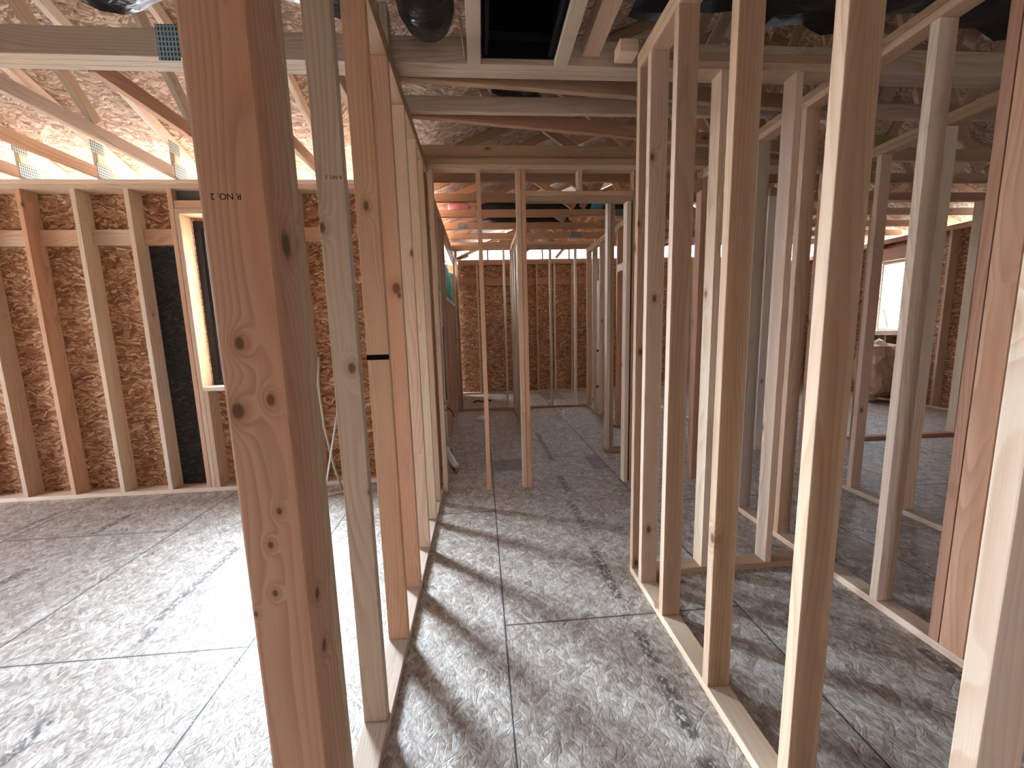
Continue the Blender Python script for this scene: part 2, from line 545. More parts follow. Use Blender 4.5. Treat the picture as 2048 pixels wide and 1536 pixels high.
def tube(name, pts, r, mat, parent=None, ploc=(0, 0, 0), seg=12, rf=None, caps=True):
    pts = [Vector(p) - (Vector(ploc) if parent else Vector()) for p in pts]
    base = pts[0].copy()
    if parent: base = Vector()
    bm = bmesh.new()
    rings = []
    n = len(pts)
    prev = None
    for i, p in enumerate(pts):
        t = (pts[min(i + 1, n - 1)] - pts[max(i - 1, 0)]).normalized()
        if prev is None:
            a = Vector((0, 0, 1)) if abs(t.z) < 0.9 else Vector((1, 0, 0))
            u = t.cross(a).normalized()
        else:
            u = (prev - t * prev.dot(t)).normalized()
        prev = u
        w = t.cross(u)
        rr = r * (rf(i, n) if rf else 1)
        rings.append([bm.verts.new(p - base + (u * math.cos(k * 2 * math.pi / seg) + w * math.sin(k * 2 * math.pi / seg)) * rr) for k in range(seg)])
    for a, b in zip(rings, rings[1:]):
        for k in range(seg):
            bm.faces.new((a[k], a[(k + 1) % seg], b[(k + 1) % seg], b[k]))
    if caps:
        bm.faces.new(rings[0][::-1]); bm.faces.new(rings[-1])
    bmesh.ops.recalc_face_normals(bm, faces=bm.faces[:])
    return link_mesh(name, bm, mat, parent, base if not parent else (0, 0, 0), smooth=True)


def slab(name, boxes, mat, kind='structure'):
    bm = bmesh.new()
    for (x0, x1, y0, y1, z0, z1) in boxes:
        bm_box(bm, ((x0 + x1) / 2, (y0 + y1) / 2, (z0 + z1) / 2), (x1 - x0, y1 - y0, z1 - z0))
    o = link_mesh(name, bm, mat)
    if kind: o['kind'] = kind
    return o


ORD = ['first', 'second', 'third', 'fourth', 'fifth', 'sixth', 'seventh', 'eighth', 'ninth', 'tenth', 'eleventh', 'twelfth',
       'thirteenth', 'fourteenth', 'fifteenth', 'sixteenth', 'seventeenth']
WORD = {'pale': 'pale pine', 'tan': 'tan', 'orange': 'orange-toned', 'red': 'reddish', 'cream': 'cream pine', 'brown': 'brown',
        'grey': 'greyed tan', 'white': 'near-white pine'}

# ------------------------------------------------------------------ setting
slab('floor', [(-7.1, 7.46, -3.7, 9.1, -0.02, 0.0)], FLOOR)
# exterior sheathing, built round the window openings
slab('wall_back', [(-7.0, -2.565, 3.932, 3.944, 0, 2.80), (-1.655, -0.55, 3.932, 3.944, 0, 2.80),
                   (-2.565, -1.655, 3.932, 3.944, 0, 1.0), (-2.565, -1.655, 3.932, 3.944, 2.5, 2.80)], OSB_W)
slab('wall_left', [(-0.552, -0.54, 3.944, 5.60, 0, 2.905), (-0.552, -0.54, 7.40, 9.05, 0, 2.905),
                   (-0.552, -0.54, 5.60, 7.40, 0, 1.93), (-0.552, -0.54, 5.60, 7.40, 2.62, 2.905)], OSB_WY)
slab('wall_far', [(-0.55, 7.45, 9.075, 9.087, 0, 2.92)], OSB_W)
slab('wall_right', [(7.44, 7.452, -3.6, 6.27, 0, 2.87), (7.44, 7.452, 6.93, 9.07, 0, 2.87),
                    (7.44, 7.452, 6.27, 6.93, 0, 1.26), (7.44, 7.452, 6.27, 6.93, 2.48, 2.87)], OSB_WY)
slab('wall_outer_left', [(-7.05, -7.038, -3.6, 1.0, 0, 2.9), (-7.05, -7.038, 2.8, 3.94, 0, 2.9),
                         (-7.05, -7.038, 1.0, 2.8, 2.1, 2.9), (-7.05, -7.038, 1.0, 2.8, 0, 0.1), (-7.05, -7.038, -3.6, 3.8, 2.9, 3.2)], OSB_WY)
slab('wall_rear', [(-7.0, 0.5, -3.612, -3.6, 0, 2.9), (1.3, 7.44, -3.612, -3.6, 0, 2.9),
                   (0.5, 1.3, -3.612, -3.6, 0, 0.85), (0.5, 1.3, -3.612, -3.6, 1.65, 2.9)], OSB_W)  # rear opening is unseen, added to light the stud fronts

# roof sheathing (seen from below): main gable with its ridge along y, left wing with its ridge along x
SL = 0.417


def zr_main(x): return 3.15 + (min(x, 6.9 - x) + 0.45) * SL if x <= 3.45 else 3.15 + (7.35 - x) * SL


def zr_wing(y): return 3.15 + (3.80 - y) * SL if y >= 0.0 else 3.15 + (3.80 + y) * SL


bm = bmesh.new()


def poly(pts, t=0.012):
    lo = [bm.verts.new(p) for p in pts]
    hi = [bm.verts.new((p[0], p[1], p[2] + t)) for p in pts]
    bm.faces.new(lo[::-1]); bm.faces.new(hi)
    n = len(pts)
    for i in range(n):
        bm.faces.new((lo[i], lo[(i + 1) % n], hi[(i + 1) % n], hi[i]))


zE = 3.15 - 0.45 * SL
RX, RZ = 3.45, 3.15 + 3.9 * SL
VZ = 3.15 + 3.80 * SL
# valley: main(x) == wing(y)  ->  x + .45 = 3.8 - y ; the wing ridge (y=0) meets the main slope at x = 3.35
poly([(-7.5, 4.25, zE), (-7.5, 0, VZ), (3.35, 0, VZ), (-0.45, 3.8, 3.15), (-0.9, 4.25, zE)])
poly([(-7.5, -4.25, zE), (-0.9, -4.25, zE), (-0.45, -3.8, 3.15), (3.35, 0, VZ), (-7.5, 0, VZ)])
poly([(-0.9, 4.25, zE), (-0.45, 3.8, 3.15), (3.35, 0, VZ), (RX, 0, RZ), (RX, 9.5, RZ), (-0.9, 9.5, zE)])
poly([(-0.9, -4.25, zE), (RX, -4.25, RZ), (RX, 0, RZ), (3.35, 0, VZ), (-0.45, -3.8, 3.15)])
poly([(RX, -4.25, RZ), (7.8, -4.25, zE), (7.8, 9.5, zE), (RX, 9.5, RZ)])
bmesh.ops.recalc_face_normals(bm, faces=bm.faces[:])
o = link_mesh('ceiling', bm, OSB_R)
o['kind'] = 'structure'
# gable ends closed at the hidden sides
bm = bmesh.new()
poly2 = [(-0.9, -3.62, 2.9), (7.8, -3.62, 2.9), (RX, -3.62, RZ)]
vs = [bm.verts.new(p) for p in poly2] + [bm.verts.new((p[0], p[1] + .01, p[2])) for p in poly2]
bm.faces.new(vs[:3]); bm.faces.new(vs[3:][::-1])
for i in range(3): bm.faces.new((vs[i], vs[(i + 1) % 3], vs[3 + (i + 1) % 3], vs[3 + i]))
poly3 = [(-7.04, -3.9, 3.05), (-7.04, 3.9, 3.05), (-7.04, 0, VZ)]
vs = [bm.verts.new(p) for p in poly3] + [bm.verts.new((p[0] + .01, p[1], p[2])) for p in poly3]
bm.faces.new(vs[:3]); bm.faces.new(vs[3:][::-1])
for i in range(3): bm.faces.new((vs[i], vs[(i + 1) % 3], vs[3 + (i + 1) % 3], vs[3 + i]))
bmesh.ops.recalc_face_normals(bm, faces=bm.faces[:])
o = link_mesh('wall_gable', bm, OSB_W)
o['kind'] = 'structure'
# housewrap stapled over the open far gable
bm = bmesh.new()
pf = [(0.03, 9.10, 3.33), (6.87, 9.10, 3.33), (RX, 9.10, RZ - .01)]
vs = [bm.verts.new(p) for p in pf] + [bm.verts.new((p[0], p[1] + .012, p[2])) for p in pf]
bm.faces.new(vs[:3]); bm.faces.new(vs[3:][::-1])
for i in range(3): bm.faces.new((vs[i], vs[(i + 1) % 3], vs[3 + (i + 1) % 3], vs[3 + i]))
bmesh.ops.recalc_face_normals(bm, faces=bm.faces[:])
o = link_mesh('wall_gable', bm, OSB_W)  # unseen OSB above the wrap strip, added to dim the far room
o['kind'] = 'structure'
bm = bmesh.new()
NX = 40
row = []
for i in range(NX + 1):
    x = -0.85 + i * (8.6 / NX)
    zt = (3.15 + (x + .45) * SL) if x < RX else (3.15 + (7.35 - x) * SL)
    yy = 9.16 + 0.012 * math.sin(i * 2.1)
    zt = min(zt, 3.36)
    row.append((bm.verts.new((x, yy, 2.93)), bm.verts.new((x, yy, (2.93 + zt) / 2)), bm.verts.new((x, yy, zt - .02))))
for a, b in zip(row, row[1:]):
    bm.faces.new((a[0], b[0], b[1], a[1])); bm.faces.new((a[1], b[1], b[2], a[2]))
o = link_mesh('housewrap_sheet', bm, WRAP, smooth=True)
tag(o, 'white translucent housewrap glowing over the far gable above the end wall', 'housewrap')
slab('ground', [(-60, 60, -60, 80, -0.85, -0.80)], DIRT)
slab('foundation', [(-7.04, 7.44, -3.6, 9.07, -0.80, -0.02)], flat('concrete', (150, 148, 142), 0.9))


# ------------------------------------------------------------------ stud walls
def grade_stamp(parent, loc, size, text, rot):
    cu = bpy.data.curves.new('stamp_text', 'FONT')
    cu.body = text
    cu.size = size
    cu.align_x = 'CENTER'
    cu.extrude = 0.0002
    t = bpy.data.objects.new('stamp_text', cu)
    COL.objects.link(t)
    dg = bpy.context.evaluated_depsgraph_get()
    me = bpy.data.meshes.new_from_object(t.evaluated_get(dg))
    bpy.data.objects.remove(t)
    bpy.data.curves.remove(cu)
    me.materials.clear(); me.materials.append(INK)
    o = bpy.data.objects.new('grade_stamp', me)
    COL.objects.link(o)
    o.parent = parent
    o.location = loc
    o.rotation_euler = rot
    o['label'] = 'dark ink grade stamp printed upside down'
    return o


# --- wall left of the hallway (x -0.478 .. -0.387)
LX0, LX1 = -0.478, -0.387
LZ = 2.735
GL = 'studs of the wall left of the hallway'
p = board('stud', -0.4945, -0.381, 0.785, 0.825, 0.038, LZ, 'orange', bev=0.006)
tag(p, 'nearest orange-toned corner stud on the left, broad knotty face with upside-down grade stamp', 'stud', GL)
p.data.materials[0] = KN_POST
grade_stamp(p, (-0.010, -0.0204, 1.668), 0.0155, 'R NO. 2', (H, math.pi, 0))
sb = board('stud', -0.425, -0.3855, 0.828, 0.908, 0.038, LZ, 'orange', bev=0.005)
sb.data.materials[0] = KN_SIDE
tag(sb, 'turned stud of the near left corner post, side face with one big dark knot', 'stud', GL)
p = board('stud', -0.474, -0.386, 0.910, 0.947, 0.038, LZ, 'tan')
tag(p, 'far stud of the near left corner post, thin tan edge towards the hallway', 'stud', GL)
p = board('stud', -0.478, -0.395, 1.298, 1.336, 0.038, LZ, 'grey')
tag(p, 'greyed stud behind the near left corner post with ring knot and upside-down stamp', 'stud', GL)
p.data.materials[0] = KN_RING
grade_stamp(p, (0.012, -0.0197, 1.886), 0.014, 'R NO. 2', (H, math.pi, 0))
s3 = board('stud', -0.478, -0.388, 1.69, 1.728, 0.038, LZ, 'orange')
tag(s3, 'orange stud with a black tape strip across its near face', 'stud', GL)
bm = bmesh.new()
bm_box(bm, (0, 0, 0), (0.092, 0.0014, 0.022))
o = link_mesh('tape_strip', bm, BLACK, s3, (0, -0.0198, 1.312))
o['label'] = 'short black tape strip'
for i, (y, tn) in enumerate([(2.065, 'orange'), (2.47, 'pale'), (2.87, 'pale'), (3.20, 'tan')]):
    p = board('stud', LX0, LX1, y, y + .038, 0.038, LZ, tn)
    if i == 0: p.data.materials[0] = KN_SMUDGE
    tag(p, WORD[tn] + ' stud of the left hallway wall, ' + ORD[i] + ' beyond the taped stud', 'stud', GL)
p = board('bottom_plate', LX0 - .002, LX1, 0.74, 3.445, 0.0, 0.038, 'grey')
tag(p, 'dusty greyed bottom plate under the studs left of the hallway', 'plate')
p = board('top_plate', LX0, LX1, 0.2, 3.445, LZ, LZ + .037, 'brown')
tag(p, 'lower top plate running over the studs left of the hallway', 'plate')
p = board('top_plate', LX0, LX1, 0.2, 3.445, LZ + .038, LZ + .075, 'brown')
tag(p, 'upper top plate, nailed on the plate over the left hallway studs', 'plate')

# --- wall right of the hallway (x 0.837 .. 0.926)
RX0, RX1 = 0.837, 0.926
GR = 'studs of the wall right of the hallway'
rl = [(0.525, 'pale', 'rightmost near pale stud, cut off by the right edge of the photo'),
      (0.909, 'tan', 'big near tan stud on the right with bright left edge'),
      (1.306, 'tan', 'tan stud just behind the big near right stud'),
      (1.697, 'tan', 'tan knotty stud standing where the floor joint meets the right plate'),
      (1.955, 'pale', 'pale inner stud of the right hallway corner'),
      (2.083, 'tan', 'end stud of the right hallway wall, first beside the open floor')]
for y, tn, lb in rl:
    tag(board('stud', RX0, RX1, y, y + .038, 0.038, 2.72, tn), lb, 'stud', GR)
p = board('bottom_plate', RX0, RX1, 0.25, 2.121, 0.0, 0.038, 'pale')
tag(p, 'pale bottom plate along the right side of the hallway floor', 'plate')
p = board('top_plate', RX0, RX1, 0.2, 2.121, 2.72, 2.758, 'tan')
tag(p, 'lower top plate over the right hallway studs', 'plate')
p = board('top_plate', RX0, RX1, 0.2, 2.121, 2.759, 2.797, 'tan')
tag(p, 'upper top plate over the right hallway studs', 'plate')
p = board('block', 0.74, 0.834, 2.10, 2.19, 2.80, 2.86, 'pale')
tag(p, 'short pale stub of wood sticking out above the right hallway corner', 'block')

# --- cross wall W3 (closet back) between the right hallway wall and the parallel wall
W2X0, W2X1 = 1.95, 2.04
G3 = 'closet back studs'
for i, x in enumerate((1.24, 1.636)):
    tag(board('stud', x, x + .038, 2.05, 2.139, 0.038, 2.70, 'pale'), 'pale narrow stud of the closet back wall, ' + ('left' if i == 0 else 'right') + ' of the two', 'stud', G3)
tag(board('bottom_plate', 0.93, 1.945, 2.05, 2.139, 0.0, 0.038, 'brown'), 'brown bottom plate crossing the floor behind the right hallway studs', 'plate')
tag(board('top_plate', 0.93, 1.945, 2.05, 2.139, 2.70, 2.738, 'tan'), 'top plate across the closet back studs', 'plate')
tag(board('top_plate', 0.93, 1.945, 2.05, 2.139, 2.739, 2.777, 'brown'), 'upper top plate across the closet back studs', 'plate')

# --- parallel wall W2
G2 = 'studs of the closet side wall'
w2 = [(1.405, 1.443, 'red', 'reddish far stud of the near closet corner post', None),
      (1.315, 1.401, 'orange', 'broad reddish turned stud at the end of the closet plate', 0.04),
      (1.675, 1.713, 'cream', 'cream stud with worn edge in the closet side wall', None),
      (2.01, 2.048, 'brown', 'brown stud where the closet back wall meets the side wall', None),
      (2.35, 2.388, 'tan', 'tan stud of the side wall just past the closet back wall', None),
      (2.75, 2.788, 'grey', 'greyed stud of the side wall, two past the closet back wall', None)]
for y0, y1, tn, lb, dx in w2:
    x1 = W2X0 + (dx if dx else .089)
    tag(board('stud', W2X0, x1, y0, y1, 0.038, 2.69, tn), lb, 'stud', G2)
tag(board('bottom_plate', W2X0, W2X1, 1.31, 2.80, 0.0, 0.038, 'pale'), 'pale bottom plate of the closet side wall with a chipped edge', 'plate')
tag(board('top_plate', W2X0, W2X1, 0.6, 3.44, 2.69, 2.728, 'tan'), 'lower top plate of the closet side wall', 'plate')
tag(board('top_plate', W2X0, W2X1, 0.6, 3.44, 2.729, 2.767, 'brown'), 'upper top plate of the closet side wall', 'plate')

# --- wall W4 further right
G4 = 'studs of the second wall on the right'
for y, tn, lb in [(2.20, 'pale', 'pale stud at the near end of the second right-hand wall'), (2.55, 'cream', 'cream stud beside the worn closet stud, seen left of its wall end'),
                  (2.97, 'tan', 'tan stud in the middle of the second right-hand wall')]:
    tag(board('stud', 3.10, 3.189, y, y + .038, 0.038, 2.70, tn), lb, 'stud', G4)
tag(board('bottom_plate', 3.10, 3.189, 1.75, 3.44, 0.0, 0.038, 'grey'), 'grey bottom plate of the second right-hand wall', 'plate')
tag(board('top_plate', 3.10, 3.189, 1.2, 3.44, 2.70, 2.738, 'brown'), 'lower top plate of the second right-hand wall', 'plate')
tag(board('top_plate', 3.10, 3.189, 1.2, 3.44, 2.739, 2.777, 'brown'), 'upper top plate of the second right-hand wall', 'plate')

# --- cross wall C at the end of the hallway (y 3.45 .. 3.539)
CY0, CY1 = 3.45, 3.539
CZ = 2.765
GC = 'studs of the cross wall at the hallway end'
cs = [(-0.448, -0.410, 0.0, CZ, 'brown', 'brown stud in the left corner of the hallway end wall'),
      (-0.385, -0.347, 0.0, CZ, 'tan', 'tan stud beside the left corner of the hallway end wall'),
      (0.008, 0.046, 0.0, CZ, 'orange', 'single slim stud standing free in the hallway end wall'),
      (0.340, 0.378, 0.0, CZ, 'tan', 'left stud of the pair in the middle of the hallway end wall'),
      (0.381, 0.419, 0.0, CZ, 'orange', 'right stud of the pair in the middle of the hallway end wall'),
      (1.290, 1.328, 0.0, 2.515, 'pale', 'trimmer stud under the right end of the hallway door header'),
      (1.345, 1.383, 0.0, CZ, 'brown', 'brown king stud right of the hallway doorway'),
      (0.863, 0.901, 2.596, CZ, 'tan', 'short cripple stud standing on the hallway door header'),
      (1.95, 1.988, 0.0, CZ, 'red', 'reddish stud of the hallway end wall, seen behind the right hallway studs'),
      (1.990, 2.028, 0.0, CZ, 'brown', 'brown stud paired with the reddish stud of the end wall'),
      (3.100, 3.138, 0.0, CZ, 'red', 'reddish left stud of the far right corner post'),
      (3.141, 3.179, 0.0, CZ, 'brown', 'brown middle stud of the far right corner post'),
      (3.235, 3.273, 0.0, CZ, 'pale', 'pale right stud of the far right corner post')]
for x0, x1, z0, z1, tn, lb in cs:
    tag(board('stud', x0, x1, CY0, CY1, z0, z1, tn), lb, 'stud', GC)
tag(board('header', 0.420, 1.343, CY0, CY1, 2.557, 2.594, 'tan'), 'upper flat board of the header over the hallway doorway', 'header')
tag(board('header', 0.420, 1.343, CY0, CY1, 2.518, 2.556, 'brown'), 'lower flat board of the header over the hallway doorway', 'header')
tag(board('top_plate', -0.448, 3.44, CY0, CY1, CZ, CZ + .038, 'tan'), 'lower top plate of the hallway end wall', 'plate')
tag(board('top_plate', -0.448, 3.44, CY0, CY1, CZ + .039, CZ + .088, 'brown'), 'stained upper top plate of the hallway end wall', 'plate')
tag(board('header', 1.385, 1.948, CY0, CY1, 2.60, 2.69, 'brown'), 'brown header board over the opening right of the hallway end', 'header')

# --- back wall of the left room (2x6 studs y 3.79 .. 3.93)
BY0, BY1 = 3.79, 3.93
GB = 'studs of the left room back wall'
bs = [(-5.90, 'tan'), (-5.48, 'tan'), (-5.06, 'tan'), (-4.645, 'tan'), (-4.245, 'tan'), (-3.838, 'orange'), (-3.412, 'pale'), (-2.99, 'pale')]
names = ['outer left out of frame', 'outer left beside it', 'farthest left', 'second from the left corner']
for i, (x, tn) in enumerate(bs):
    k = len(bs) - i
    pos = ['right beside the black panel', 'second left of the black panel', 'third left of the black panel', 'fourth left of the black panel',
           'fifth left of the black panel', 'sixth left of the black panel', 'seventh left of the black panel', 'eighth left of the black panel'][k - 1]
    tag(board('stud', x, x + .038, BY0, BY1, 0.038, 2.728, tn), WORD[tn] + ' deep stud of the left room back wall, ' + pos, 'stud', GB)
for x0, z1, tn, lb in [(-2.645, 2.728, 'orange', 'orange king stud left of the left room window'),
                       (-2.603, 2.52, 'tan', 'tan trimmer stud against the left window opening'),
                       (-1.655, 2.52, 'tan', 'tan trimmer stud right of the left room window'),
                       (-1.614, 2.728, 'tan', 'king stud right of the left room window, behind the corner post')]:
    tag(board('stud', x0, x0 + .038, BY0, BY1, 0.038, z1, tn), lb, 'stud', GB)
for x0, lb in [(-2.563, 'short stud under the left end of the window sill'), (-2.13, 'short stud under the middle of the window sill'), (-1.695, 'short stud under the right end of the window sill')]:
    tag(board('cripple_stud', x0, x0 + .038, BY0, BY1, 0.038, 0.96, 'tan'), lb, 'stud', 'cripple studs under the window sill')
for x0, tn, lb in [(-1.30, 'tan', 'tan deep stud seen between the post and the greyed stud'), (-0.90, 'tan', 'tan deep stud of the back wall hidden behind the taped stud'),
                   (-0.53, 'brown', 'brown deep stud in the right corner of the left room')]:
    tag(board('stud', x0, x0 + .038, BY0, BY1, 0.038, 2.728, tn), lb, 'stud', GB)
tag(board('window_sill', -2.565, -1.655, BY0, BY1, 0.962, 1.0, 'cream'), 'cream rough sill board under the left room window', 'sill')
tag(board('header', -2.603, -1.616, BY0, BY1, 2.522, 2.565, 'tan'), 'flat bottom board of the header over the left window', 'header')
tag(board('header', -2.603, -1.616, 3.80, 3.84, 2.567, 2.635, 'orange'), 'orange header board over the left room window', 'header')
bm = bmesh.new(); bm_box(bm, (0, 0, 0), (0.985, 0.05, 0.085))
o = link_mesh('foam_panel', bm, flat('grey_foam', (92, 88, 84), 0.9), None, (-2.11, 3.87, 2.682))
tag(o, 'grey foam filler above the header of the left window', 'insulation')
tag(board('bottom_plate', -7.0, -0.545, BY0, BY1, 0.0, 0.038, 'pale'), 'pale bottom plate along the left room back wall', 'plate')
tag(board('top_plate', -7.0, -0.545, BY0, BY1, 2.728, 2.765, 'tan'), 'lower top plate of the left room back wall', 'plate')
tag(board('top_plate', -7.0, -0.545, BY0, BY1, 2.766, 2.803, 'pale'), 'upper top plate of the left room back wall', 'plate')
xs = [b[0] for b in bs] + [-2.645]
for i in range(len(xs) - 1):
    k = len(xs) - 1 - i
    tag(board('blocking', xs[i] + .039, xs[i + 1] - .001, 3.888, 3.930, 2.285, 2.42, 'orange' if i % 2 else 'tan'),
        'flat blocking between back wall studs, ' + ORD[k - 1] + ' bay left of the window', 'blocking', 'blocking in the back wall bays')
tag(board('blocking', -1.575, -1.301, 3.888, 3.930, 2.30, 2.43, 'orange'), 'flat blocking in the bay right of the left window', 'blocking', 'blocking in the back wall bays')
bm = bmesh.new(); bm_box(bm, (0, 0, 0), (0.303, 0.008, 2.235))
o = link_mesh('black_panel', bm, FELT, None, (-2.799, 3.926, 1.160))
tag(o, 'black sheet filling the stud bay left of the left room window', 'panel')

# window 1
w = empty('window_1', (-2.11, 3.93, 1.0)); w['kind'] = 'structure'


def frame_ring(name, W, Hh, t, d, mat, parent, loc, axis='x'):
    bm = bmesh.new()
    for c, s in [((-W / 2 + t / 2, 0, Hh / 2), (t, d, Hh)), ((W / 2 - t / 2, 0, Hh / 2), (t, d, Hh)),
                 ((0, 0, t / 2), (W - 2 * t, d, t)), ((0, 0, Hh - t / 2), (W - 2 * t, d, t))]:
        if axis == 'y':
            c = (c[1], c[0], c[2]); s = (s[1], s[0], s[2])
        bm_box(bm, c, s)
    return link_mesh(name, bm, mat, parent, loc)


frame_ring('window_frame', 0.905, 1.50, 0.045, 0.07, BLACKM, w, (0, 0.045, 0))
frame_ring('sash', 0.81, 1.405, 0.03, 0.04, BLACKM, w, (0, 0.05, 0.047))
bm = bmesh.new(); bm_box(bm, (0, 0, 0), (0.75, 0.004, 1.345)); link_mesh('pane', bm, GLASS, w, (0, 0.05, 0.75))

# --- exterior wall left, beyond the hallway end wall (x -0.54 .. -0.45)
GE = 'studs of the exterior wall beyond the hallway'
ys = [3.62, 4.02, 4.42, 4.82, 5.22, 5.56, 7.40, 7.80, 8.20, 8.60, 8.92]
for i, y in enumerate(ys):
    tag(board('stud', -0.54, -0.45, y, y + .038, 0.038, 2.83, ['tan', 'orange', 'brown', 'pale'][i % 4]),
        ['tan', 'orange', 'brown', 'pale'][i % 4] + ' exterior wall stud, ' + (ORD[i] + ' beyond the hallway end wall' if i < 6 else ORD[i - 6] + ' past the small high window'), 'stud', GE)
for i, y in enumerate((5.62, 6.02, 6.42, 6.82, 7.22)):
    tag(board('cripple_stud', -0.54, -0.45, y, y + .038, 0.038, 1.89, ['orange', 'tan'][i % 2]), 'short stud under the small high window, ' + ORD[i] + ' from its near end', 'stud', 'cripple studs under the high window')
tag(board('window_sill', -0.54, -0.45, 5.60, 7.398, 1.892, 1.93, 'cream'), 'cream sill board under the small high window', 'sill')
tag(board('header', -0.54, -0.45, 5.60, 7.398, 2.62, 2.80, 'tan'), 'header board over the small high window', 'header')
tag(board('bottom_plate', -0.54, -0.45, 3.60, 9.06, 0.0, 0.038, 'grey'), 'bottom plate of the exterior wall beyond the hallway', 'plate')
tag(board('top_plate', -0.54, -0.45, 3.60, 8.955, 2.83, 2.868, 'tan'), 'lower top plate of the exterior wall beyond the hallway', 'plate')
tag(board('top_plate', -0.54, -0.45, 3.60, 8.955, 2.869, 2.907, 'brown'), 'upper top plate of the exterior wall beyond the hallway', 'plate')
w = empty('window_2', (-0.545, 6.5, 1.93)); w['kind'] = 'structure'
frame_ring('window_frame', 1.79, 0.69, 0.035, 0.05, PVC, w, (-0.03, 0, 0), 'y')
bm = bmesh.new(); bm_box(bm, (0, 0, 0), (0.004, 1.72, 0.62)); link_mesh('pane', bm, GLASS, w, (-0.03, 0, 0.345))

for y0_, y1_ in ((7.32, 8.2), (8.21, 8.95)):
    tag(board('blocking', -0.54, -0.50, y0_, y1_, 2.909, 3.08, 'tan'), 'board added to cut light through the eave over the exterior wall, ' + ('nearer' if y0_ < 8 else 'farther') + ' one', 'blocking')  # eave boards added to keep daylight out of the far room
# --- far exterior wall (y 8.97 .. 9.06)
GF = 'studs of the far end wall'
fx = [-0.05, 0.86, 1.28, 1.68, 2.08, 2.46, 2.90, 3.3, 3.7, 4.1, 4.5, 4.9, 5.3, 5.7, 6.1, 6.5, 6.9]
for i, x in enumerate(fx):
    tag(board('stud', x, x + .038, 8.96, 9.07, 0.038, 2.88, ['pale', 'tan', 'orange'][i % 3]), ['pale', 'tan', 'orange'][i % 3] + ' thin stud of the far end wall, ' + ORD[i] + ' from the left', 'stud', GF)
tag(board('bottom_plate', -0.44, 7.30, 8.96, 9.07, 0.0, 0.038, 'tan'), 'bottom plate of the far end wall', 'plate')
tag(board('top_plate', -0.44, 7.30, 8.96, 9.07, 2.88, 2.918, 'red'), 'reddish lower top plate of the far end wall', 'plate')
tag(board('top_plate', -0.44, 7.30, 8.96, 9.07, 2.919, 2.957, 'red'), 'reddish upper top plate of the far end wall', 'plate')
for i in range(len(fx) - 1):
    if fx[i + 1] < 3.0:
        tag(board('blocking', fx[i] + .039, fx[i + 1] - .001, 9.025, 9.07, 2.44, 2.60, 'red'), 'reddish flat blocking in the far end wall, ' + ORD[i] + ' bay from the left', 'blocking', 'far wall blocking')
tag(board('blocking', -0.44, -0.051, 9.025, 9.07, 2.44, 2.60, 'red'), 'reddish flat blocking in the left corner bay of the far end wall', 'blocking', 'far wall blocking')

# --- partition P1 (y 7.05 .. 7.139)
G5 = 'studs of the bathroom partition'
for i, (x, tn, lb) in enumerate([(-0.40, 'brown', 'brown stud at the left end of the far partition'), (0.43, 'cream', 'bright stud left of the tub corner in the far partition'), (1.25, 'pale', 'pale stud left of the middle of the far partition'),
                             (1.70, 'white', 'bright stud right of the middle of the far partition'), (1.97, 'pale', 'pale corner stud at the right end of the far partition')]):
    tag(board('stud', x, x + .038, 7.05, 7.139, 0.038, 2.83, tn), lb, 'stud', G5)
tag(board('bottom_plate', -0.44, 2.06, 7.05, 7.139, 0.0, 0.038, 'red'), 'reddish bottom plate across the far partition', 'plate')
tag(board('top_plate', -0.44, 2.06, 7.05, 7.139, 2.83, 2.906, 'brown'), 'brown built-up top plate of the far partition', 'plate')

# --- partition P2 (x 0.545 .. 0.634)
G6 = 'studs of the short partition left of the far room'
for i, (y, tn) in enumerate([(5.66, 'brown'), (5.72, 'cream'), (6.12, 'white'), (6.52, 'white'), (6.92, 'cream')]):
    tag(board('stud', 0.545, 0.634, y, y + .038, 0.038, 2.75, tn), WORD[tn] + ' stud of the short partition behind the stud pair, ' + ORD[i] + ' from the near end', 'stud', G6)
tag(board('bottom_plate', 0.545, 0.634, 5.64, 7.045, 0.0, 0.038, 'grey'), 'bottom plate of the short partition behind the stud pair', 'plate')
tag(board('top_plate', 0.545, 0.634, 5.64, 7.045, 2.75, 2.788, 'cream'), 'lower top plate of the short partition behind the stud pair', 'plate')
tag(board('top_plate', 0.545, 0.634, 5.64, 7.045, 2.789, 2.827, 'tan'), 'upper top plate of the short partition behind the stud pair', 'plate')

# --- partition P3 (x 1.90 .. 1.989), doorway towards the near end
G7 = 'studs of the right partition of the far room'
for i, (y, tn) in enumerate([(5.00, 'white'), (5.42, 'orange'), (5.82, 'pale'), (6.22, 'cream'), (6.62, 'pale'), (6.98, 'tan')]):
    tag(board('stud', 1.90, 1.989, y, y + .038, 0.038, 2.75, tn), WORD[tn] + ' stud of the right far-room partition, ' + ORD[i] + ' from the near end', 'stud', G7)
tag(board('bottom_plate', 1.90, 1.989, 5.40, 7.045, 0.0, 0.038, 'brown'), 'brown bottom plate of the right far-room partition', 'plate')
tag(board('top_plate', 1.90, 1.989, 4.44, 7.045, 2.75, 2.788, 'tan'), 'lower top plate of the right far-room partition', 'plate')
tag(board('top_plate', 1.90, 1.989, 4.44, 7.045, 2.789, 2.827, 'tan'), 'upper top plate of the right far-room partition', 'plate')
tag(board('header', 1.90, 1.989, 5.04, 5.418, 2.19, 2.29, 'cream'), 'bright header board over the narrow doorway at the right', 'header')

